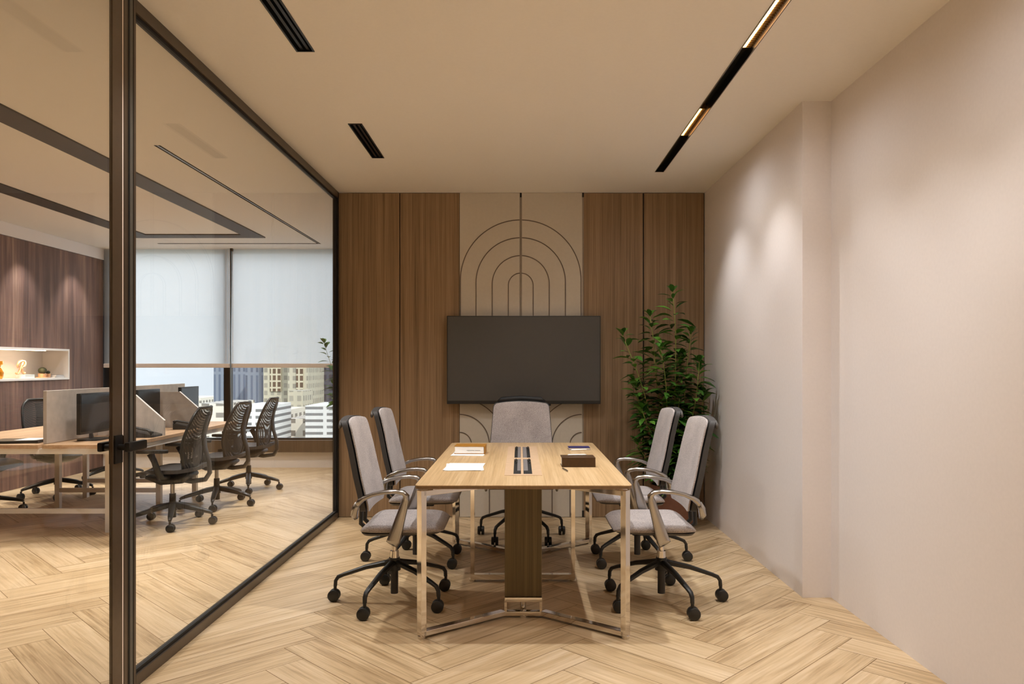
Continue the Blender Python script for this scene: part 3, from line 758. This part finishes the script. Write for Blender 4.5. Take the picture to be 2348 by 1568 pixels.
# ------------------------------------------------------------------ plants
def leaf(mb, p, d, L, Wd, up):
    d = d.normalized(); sd = d.cross(up)
    if sd.length < .05: sd = d.cross(Vector((1, 0, 0)))
    sd.normalize(); n = sd.cross(d).normalized()
    rows = []
    for t_, w_ in ((0, .04), (.22, .75), (.5, 1.0), (.78, .62), (1, .03)):
        c = p+d*(L*t_)-Vector((0, 0, 1))*(L*.28*t_*t_)
        rows.append([c-sd*(Wd*w_)+n*(Wd*.28*w_), c, c+sd*(Wd*w_)+n*(Wd*.28*w_)])
    mb.grid(rows)
def plant(name, label, cat, loc, stems, pot_r, pot_h, seed, leafL, clip_=None):
    rnd = random.Random(seed)
    p = thing(name, label, cat, loc)
    mb = MB(); mb.lathe([(pot_r*.72, 0), (pot_r*.76, .01), (pot_r*.98, pot_h-.05), (pot_r, pot_h-.03), (pot_r, pot_h), (pot_r*.92, pot_h), (pot_r*.90, pot_h-.05)], 36)
    mb.build('pot', M['terracotta'], p, smooth='auto')
    mb = MB(); mb.lathe([(pot_r*.9, pot_h-.06), (pot_r*.88, pot_h-.04), (pot_r*.4, pot_h-.03)], 24); mb.build('soil', M['soil'], p, smooth=True)
    ms = MB(); ml = MB()
    for (bx, by, tx, ty, tz, dens) in stems:
        P = []; n = 12
        ph = rnd.random()*6
        for i in range(n):
            u = i/(n-1)
            P.append(Vector((bx+(tx-bx)*u**1.2+.02*math.sin(ph+u*7)*u, by+(ty-by)*u**1.2+.02*math.cos(ph+u*6)*u, pot_h-.05+(tz-pot_h+.05)*u)))
        ms.sweep(P, [.0065-.0042*i/(n-1) for i in range(n)], 6)
        k = int(dens*(2.9 if tz > 1.3 else 4.2)*(tz-pot_h)); ang = rnd.random()*6
        for q in range(k):
            u = .10+.90*(q+rnd.random()*.5)/k; u = min(u, 1)
            i = min(int(u*(n-1)), n-2); f = u*(n-1)-i; c = P[i].lerp(P[i+1], f)
            ang += 2.4+rnd.uniform(-.4, .4)
            el = rnd.uniform(-.15, .5)+(.5 if u > .9 else 0)
            d = Vector((math.cos(ang)*math.cos(el), math.sin(ang)*math.cos(el), math.sin(el)))
            L = leafL*rnd.uniform(.7, 1.2)*(1-.25*(u > .92))
            pet = c+d*.02
            tip = pet+d*L
            if clip_ and (tip.x > clip_[0] or tip.y > clip_[1]): continue
            leaf(ml, pet, d, L, L*rnd.uniform(.16, .23), Vector((rnd.uniform(-.3, .3), rnd.uniform(-.3, .3), 1)))
        for q in range(4):
            a2 = rnd.random()*6; d = Vector((math.cos(a2)*.6, math.sin(a2)*.6, .8))
            if clip_ and (P[-1]+d*leafL).x > clip_[0]: continue
            leaf(ml, P[-1], d, leafL*.8, leafL*.16, Vector((0, 0, 1)))
    ms.build('stem', M['stem'], p, smooth=True)
    ml.build('foliage', M['leaf'], p, smooth=True, normals=False)
    return p
R1 = random.Random(3)
st = [(.02, .0, -.02, -.02, 1.93, 21), (-.06, .0, -.42, -.02, 1.58, 21), (-.04, .03, -.20, .10, 1.74, 24), (.06, .02, .13, .05, 1.60, 24), (.05, -.04, .20, -.05, 1.36, 32),
      (-.02, -.05, -.14, -.12, 1.46, 30), (-.08, .04, -.33, .06, 1.2, 32), (.0, .06, .05, .12, 1.42, 32), (.08, .0, .25, .06, 1.1, 34), (-.03, -.02, -.28, -.10, .98, 34),
      (.03, .03, .03, -.08, 1.12, 34), (.05, .05, .22, -.1, .88, 36), (-.05, .02, -.12, .02, .84, 36), (.0, -.05, .08, -.16, .74, 36), (-.06, -.03, -.34, -.08, .70, 36), (.06, .0, .17, -.14, .58, 36)]
plant('potted_plant', 'tall leafy green plant in a brown pot in the back right corner', 'plant', (1.27, 6.22, 0), st, .20, .36, 11, .138, (.335, .41))
st2 = [(-.05, 0, -.30, 0, 1.60, 13), (-.03, .02, -.16, .05, 1.42, 16), (0, 0, -.20, -.04, 1.1, 16), (-.02, 0, -.10, .02, 1.3, 18), (.03, 0, .12, .03, 1.5, 18), (.02, .02, .2, 0, 1.2, 18)]
plant('potted_plant', 'leafy plant in the open office half hidden behind the meeting room wall', 'plant', (-2.06, 9.25, 0), st2, .19, .36, 5, .15)

# ------------------------------------------------------------------ open office: bench desk
dk = thing('bench_desk', 'oak topped white bench desk with taupe screens in the open office', 'desk', (-3.58, 6.86, 0))
YD = 1.20
for sx in (-1, 1):
    mb = MB(); xa, xb = (.015, .59) if sx > 0 else (-1.09, -.015); mb.box(xa, xb, -YD, YD, .71, .738, .002); mb.build('desktop', M['desk_wood'], dk)
mb = MB()
for x in (-1.065, .565): mb.box(x-.012, x+.012, -YD+.02, YD-.02, .668, .7095)
for y in (-YD+.03, 0, YD-.03): mb.box(-1.05, .55, y-.015, y+.015, .668, .7095)
mb.build('apron', M['white'], dk)
for y in (-.80, .21, .80):
    for sx in (-1, 1):
        mb = MB(); x = (.30 if abs(y) > .5 else .22) if sx > 0 else (-.80 if abs(y) > .5 else -.72); mb.box(x-.022, x+.022, y-.022, y+.022, .0, .668, .002); mb.build('leg', M['white'], dk)
    w = .278 if abs(y) > .5 else .198
    mb = MB(); mb.box(-w-.5, w, y-.014, y+.014, .15, .19, .002); mb.build('crossbar', M['white'], dk)
mb = MB(); mb.box(-.014, .014, -YD+.06, YD+.02, .7395, 1.14, .003); mb.build('privacy_screen', M['felt'], dk)
for sx in (1,):
    for y in (-.44, .39):
        mb = MB(); mb.prism([(sx*.016, .7385), (sx*.575, .7385), (sx*.575, .865), (sx*.33, 1.08), (sx*.016, 1.08)], y-.011, y+.011, 'y'); mb.build('privacy_screen', M['felt'], dk)
        mb = MB(); mb.bar((sx*.577, y, .866), (sx*.331, y, 1.082), .023, .004); mb.build('edge_trim', M['white'], dk)
def monitor(loc, rz, label):
    m = thing('monitor', label, 'monitor', loc, rz, 'monitors on the bench desk')
    mb = MB(); mb.prism(rrect(.09, .12, .05), 0, .012, bev=.003); mb.sweep([(-.02, 0, .01), (-.025, 0, .06), (-.012, 0, .12)], [(.012, .03), (.01, .02), (.01, .02)], 10, side=(0, 1, 0)); mb.build('stand', M['plastic'], m, smooth='auto')
    mb = MB(); mb.box(-.02, .012, -.21, .21, .055, .375, .006); mb.build('housing', M['plastic'], m, smooth='auto')
    mb = MB(); mb.box(.012, .0135, -.198, .198, .075, .363); mb.build('screen', M['screen'], m)
    return m
monitor((-3.40, 6.06, .7385), 0, 'black monitor on the bench desk, seen whole left of the glass door post')
monitor((-3.40, 6.94, .7385), 0, 'black monitor on the bench desk just behind the first slanted screen')
monitor((-3.40, 7.80, .7385), 0, 'black monitor on the bench desk behind the second slanted screen, nearest the blinds')
def phone(loc, rz, label):
    p = thing('desk_phone', label, 'telephone', loc, rz, 'desk phones')
    mb = MB(); mb.prism([(-.08, 0), (.09, 0), (.09, .018), (-.08, .06)], -.09, .09, 'y', bev=.004); mb.build('body', M['plastic'], p, smooth='auto')
    mb = MB(); mb.sweep([(-.075, -.07, .066), (-.05, -.07, .08), (.05, -.07, .06), (.08, -.07, .034)], [(.016, .022), (.01, .016), (.01, .016), (.016, .022)], 10, side=(0, 1, 0)); mb.build('handset', M['plastic'], p, smooth=True)
    return p
phone((-3.10, 6.30, .7385), 0, 'black desk phone beside the nearest slanted screen on the desk')
phone((-3.14, 7.10, .7385), .2, 'black desk phone between the two slanted screens on the desk')
b = thing('folder', 'black folder lying on the left end of the bench desk', 'folder', (-3.86, 5.86, .7385), .2)
mb = MB(); mb.box(-.17, .17, -.12, .12, 0, .02, .004); mb.build('cover', M['plastic'], b)
mb = MB(); mb.box(-.02, .15, -.09, .09, .0201, .0225); tag(mb.build('paper_sheets', M['paper'], loc=(-3.84, 5.88, .7385), normals=True), 'white sheets lying on the black folder on the bench desk', 'papers')

# task chairs (local: faces +x)
def make_task(name, label, cat, group):
    t = thing(name, label, cat, group=group)
    base5(t, M['plastic'], [(.02, .165, .022, .026), (.15, .14, .02, .024), (.27, .112, .016, .02), (.31, .10, .013, .016), (.325, .09, .010, .012)], .325, PI, .032, M['plastic'])
    mb = MB(); mb.cyl((0, 0, .19), (0, 0, .39), .018); mb.build('gas_lift', M['alu'], t, smooth='auto')
    mb = MB(); mb.cyl((0, 0, .06), (0, 0, .26), .028, .026); mb.build('lift_sleeve', M['plastic'], t, smooth='auto')
    mb = MB(); mb.sweep([(-.17, 0, .42), (-.10, 0, .395), (.05, 0, .385), (.17, 0, .41)], [(.02, .12), (.045, .16), (.045, .16), (.02, .13)], 14, side=(0, 1, 0), power=3); mb.build('mechanism', M['plastic'], t, smooth=True)
    mb = MB(); G = []; Bm = []
    for i in range(12):
        u = i/11; x = -.22+.47*u
        hw = .235*(1-.12*abs(2*u-1)**3); z = .47-.03*max(0, u-.7)/.3+.015*max(0, .2-u)/.2
        G.append([(x, hw*(j/8*2-1), z+.012*(j/8*2-1)**2) for j in range(9)]); Bm.append([(a, b, c-.03) for a, b, c in G[-1]])
    mb.grid(G); mb.grid(Bm)
    for a, b in ((G[0], Bm[0]), (G[-1], Bm[-1]), ([r[0] for r in G], [r[0] for r in Bm]), ([r[-1] for r in G], [r[-1] for r in Bm])):
        for k in range(len(a)-1): mb.quad(a[k], a[k+1], b[k+1], b[k])
    bmesh.ops.remove_doubles(mb.b, verts=mb.b.verts[:], dist=1e-5)
    mb.build('seat', M['rubber'], t, smooth='auto')
    prof = [(.46, -.185), (.54, -.20), (.62, -.195), (.70, -.205), (.80, -.235), (.90, -.275), (.98, -.305)]
    hw_ = [(.46, .16), (.52, .20), (.62, .235), (.75, .235), (.86, .215), (.93, .19), (.98, .13)]
    n = 16; Gm = []
    for i in range(n):
        z = .46+.52*i/(n-1); hw = interp(hw_, z)
        Gm.append([(interp(prof, z)+.035*(j/8*2-1)**2, hw*(j/8*2-1), z) for j in range(9)])
    mb = MB(); mb.grid(Gm); bk = mb.build('backrest', M['mesh'], t, smooth=True)
    loop = [r[0] for r in Gm]+Gm[-1][1:-1]+[r[-1] for r in Gm][::-1]+Gm[0][1:-1][::-1]
    mb = MB(); mb.sweep(loop, .013, 8, closed=True); mb.build('back_frame', M['plastic'], bk, smooth=True)
    mb = MB(); mb.sweep([(.0, 0, .385), (-.16, 0, .36), (-.27, 0, .375), (-.305, 0, .43), (-.30, 0, .52), (-.265, 0, .64), (-.255, 0, .74), (-.275, 0, .85), (-.305, 0, .94)],
                        [(.02, .05), (.02, .045), (.02, .04), (.018, .035), (.016, .032), (.014, .045), (.013, .05), (.011, .035), (.010, .03)], 10, side=(0, 1, 0))
    mb.build('spine', M['plastic'], t, smooth=True)
    for sg in (-1, 1):
        mb = MB(); Y = sg*.285
        mb.sweep([(-.03, sg*.15, .41), (-.01, sg*.25, .42), (.0, Y, .47), (.03, Y, .56), (.06, Y, .625)], [(.026, .016), (.03, .016), (.028, .014), (.024, .014), (.03, .018)], 10, side=(0, 1, 0))
        mb.build('arm_post', M['plastic'], t, smooth=True)
        mb = MB(); mb.prism(rrect(.125, .042, .035, cx=.05, cy=Y), .628, .652, bev=.006); mb.build('arm_pad', M['plastic'], t, smooth='auto')
    return t
G2 = 'black mesh task chairs at the bench desk'
tk = make_task('task_chair', 'black mesh task chair in the office, nearest the meeting room glass', 'chair', G2)
tk.location = (-2.91, 6.36, 0); tk.rotation_euler = (0, 0, PI+.05)
dup(tk, (-2.88, 7.21, 0), PI-.05, 'black mesh task chair in the office, middle one of the three by the desk edge')
dup(tk, (-2.91, 8.14, 0), PI+.02, 'black mesh task chair in the office, third by the window, farthest from the door post')
dup(tk, (-4.72, 7.75, 0), -.4, 'black mesh task chair behind the bench desk in front of the walnut wall')
dup(tk, (-4.80, 6.75, 0), 0, 'black mesh task chair behind the desk, only its base showing at the left edge')
dup(tk, (-4.70, 8.75, 0), -.1, 'black mesh task chair mostly hidden behind the long taupe desk screen')

# ------------------------------------------------------------------ things in the wall niche
zn = NZ0+t_ if False else NZ0+.022
c = thing('cactus_pots', 'two round dark cacti in copper pots in the wall niche', 'plant', (XL-.10, 8.80, zn))
mb = MB(); mb.lathe([(.05, 0), (.075, .004), (.075, .012), (.05, .012)], 24); mb.lathe([(.042, .012), (.046, .05), (.040, .05)], 20, (0, -.01, 0)); mb.lathe([(.026, .012), (.03, .048), (.025, .048)], 20, (.02, .062, 0))
mb.build('pot', M['copper'], c, smooth='auto')
mb = MB(); mb.ball((0, -.01, .085), .045, (1, 1, .85)); mb.build('cactus', M['cactus'], c, smooth=True)
mb = MB(); mb.ball((.02, .062, .064), .023, (1, 1, .85)); mb.build('cactus', M['cactus'], c, smooth=True)
b = thing('book', 'pale blue book lying under the copper letter in the wall niche', 'book', (XL-.07, 8.44, zn))
mb = MB(); mb.box(-.05, .05, -.075, .075, .004, .040); mb.build('page_block', M['paper'], b)
mb = MB(); mb.box(-.055, .052, -.08, .08, 0, .004); mb.box(-.055, .052, -.08, .08, .04, .044); mb.box(.048, .052, -.08, .08, .004, .04); mb.build('cover', M['paleblue'], b)
mb = MB()
def yz(pts, r=.011): mb.sweep([(0, -a if False else a, bz) for a, bz in pts], [(r, .014)]*len(pts), 8, side=(1, 0, 0))
yz([(-.085, .018), (-.070, .006), (-.045, .012), (-.02, .05), (.005, .10), (.02, .135)], .010)
yz([(-.05, .075), (-.06, .105), (-.035, .14), (.01, .155), (.055, .148), (.066, .115), (.045, .085), (.005, .075)], .011)
yz([(-.0, .078), (.012, .05), (.028, .018), (.048, .008), (.06, .02)], .010)
tag(mb.build('letter_ornament', M['copper'], loc=(XL-.09, 8.40, zn+.044), smooth=True), 'copper script letter ornament on the pale blue book in the wall niche', 'ornament')
mb = MB(); mb.lathe([(.035, 0), (.045, .02), (.05, .07), (.036, .11), (.022, .125), (.022, .14), (.042, .155), (.042, .19), (.03, .19)], 24)
tag(mb.build('amber_vase', M['amber'], loc=(XL-.10, 8.045, zn), smooth='auto'), 'amber glass vase at the left edge of the photo in the wall niche', 'vase')
for k, (dz, a, lab) in enumerate(((0, .0, 'thin white magazine at the bottom of the pair in the wall niche'), (.0165, .12, 'thin white magazine on top of the pair in the wall niche'))):
    m_ = thing('magazine', lab, 'magazine', (XL-.08, 8.985, zn+dz), a, 'magazines in the niche')
    mb = MB(); mb.box(-.06, .06, -.09, .09, .003, .013); mb.build('page_block', M['paper'], m_)
    mb = MB(); mb.box(-.062, .062, -.092, .092, 0, .003); mb.box(-.062, .062, -.092, .092, .013, .016); mb.build('cover', M['brushed'], m_)

# ------------------------------------------------------------------ city outside
def facade(name, wall, win, sx, sz, gapx=.25, gapz=.35, off=0):
    m, nt, bs = new_mat(name)
    br = nt.nodes.new('ShaderNodeTexBrick'); br.offset = 0; br.squash = 1
    br.inputs['Color1'].default_value = srgb(*win); br.inputs['Color2'].default_value = tuple(v*.7 for v in srgb(*win)[:3])+(1,)
    br.inputs['Mortar'].default_value = srgb(*wall); br.inputs['Scale'].default_value = 1
    br.inputs['Brick Width'].default_value = sx; br.inputs['Row Height'].default_value = sz; br.inputs['Mortar Size'].default_value = min(sx*gapx, sz*gapz)
    tc = nt.nodes.new('ShaderNodeTexCoord'); sp = nt.nodes.new('ShaderNodeSeparateXYZ'); cb = nt.nodes.new('ShaderNodeCombineXYZ')
    nt.links.new(tc.outputs['Object'], sp.inputs[0]); ad = nt.nodes.new('ShaderNodeMath'); ad.operation = 'ADD'
    nt.links.new(sp.outputs['X'], ad.inputs[0]); nt.links.new(sp.outputs['Y'], ad.inputs[1])
    nt.links.new(ad.outputs[0], cb.inputs[0]); nt.links.new(sp.outputs['Z'], cb.inputs[1]); nt.links.new(cb.outputs[0], br.inputs['Vector'])
    nt.links.new(br.outputs[0], bs.inputs['Base Color']); bs.inputs['Roughness'].default_value = .6
    return m
F_blue = facade('blue_glass_tower', (128, 136, 148), (98, 108, 126), 2.2, 30, .3, .05)
F_pale = facade('pale_tower', (196, 190, 168), (168, 164, 148), 2.6, 3.0, .25, .3)
F_bay = facade('brown_bay_windows', (206, 198, 172), (104, 84, 66), 1.9, 2.6, .18, .25)
F_low = facade('white_slab_block', (226, 226, 222), (132, 134, 134), 60, 1.5, .02, .30)
F_dark = facade('dark_slate_tower', (92, 96, 108), (62, 66, 80), 3.0, 4, .2, .2)
F_low2 = facade('cream_block', (222, 214, 198), (138, 132, 122), 4, 3.2, .25, .3)
GZ = -62
mb = MB(); mb.quad((-1500, 40, GZ), (1500, 40, GZ), (1500, 800, GZ), (-1500, 800, GZ)); struct(mb.build('ground', plain('city_ground', (176, 176, 164), .9, 0, .2, .02)))
def tower(px0, px1, py, D, depth, mat, label, bays=(), crown=None):
    s = 1740/D; x0 = (px0-1192)/s; x1 = (px1-1192)/s; top = 1.33+(838-py)/s; cx = (x0+x1)/2; h = (x1-x0)/2
    b = thing('tower_building', label, 'building', (cx, D, GZ))
    mb = MB(); mb.box(-h, h, 0, depth, 0, top-GZ); mb.build('facade', mat, b)
    for q0, q1, z0p, z1p in bays:
        a0 = (q0-1192)/s-cx; a1 = (q1-1192)/s-cx
        mb = MB(); mb.box(a0, a1, -.6, .05, 1.33+(838-z1p)/s-GZ, 1.33+(838-z0p)/s-GZ); mb.build('window_bay', F_bay, b)
    if crown:
        mb = MB(); zt_ = top-GZ; mb.prism([(-h*crown[0], zt_), (h*crown[0], zt_), (h*.15, zt_+crown[1]), (-h*.15, zt_+crown[1])], 1, depth-1, 'y'); mb.build('crown', mat, b)
    return b
tower(490, 596, 838, 340, 30, F_blue, 'slate blue glass tower behind the dark window mullion')
tower(563, 604, 800, 308, 24, F_blue, 'narrow blue grey tower left of the pale twin tower')
tower(604, 660, 790, 300, 24, F_pale, 'pale stone tower with brown window bay, left half of the twin', [(620, 645, 790, 897)], (.8, 8))
tower(660, 706, 775, 290, 24, F_pale, 'pale stone tower with brown window bay, right half of the twin', [(680, 696, 800, 897)], (.6, 9))
tower(660, 694, 896, 250, 12, F_pale, 'low pale block in front of the pale twin tower')
tower(735, 800, 820, 320, 30, F_dark, 'dark slate tower at the right end of the window view')
tower(455, 520, 925, 210, 22, F_low2, 'cream low block behind the desk screens')
tower(545, 618, 930, 170, 16, F_low, 'white slab block of flats with open balconies behind the task chairs')
tower(700, 790, 930, 180, 18, F_low, 'white slab block of flats at the foot of the dark tower')
tower(616, 660, 940, 200, 16, F_low2, 'cream low block at the foot of the pale twin tower')
tower(380, 460, 912, 420, 30, F_low2, 'distant cream block seen over the desk screens')
tower(660, 712, 960, 190, 16, F_low2, 'cream low block between the two white slab blocks')
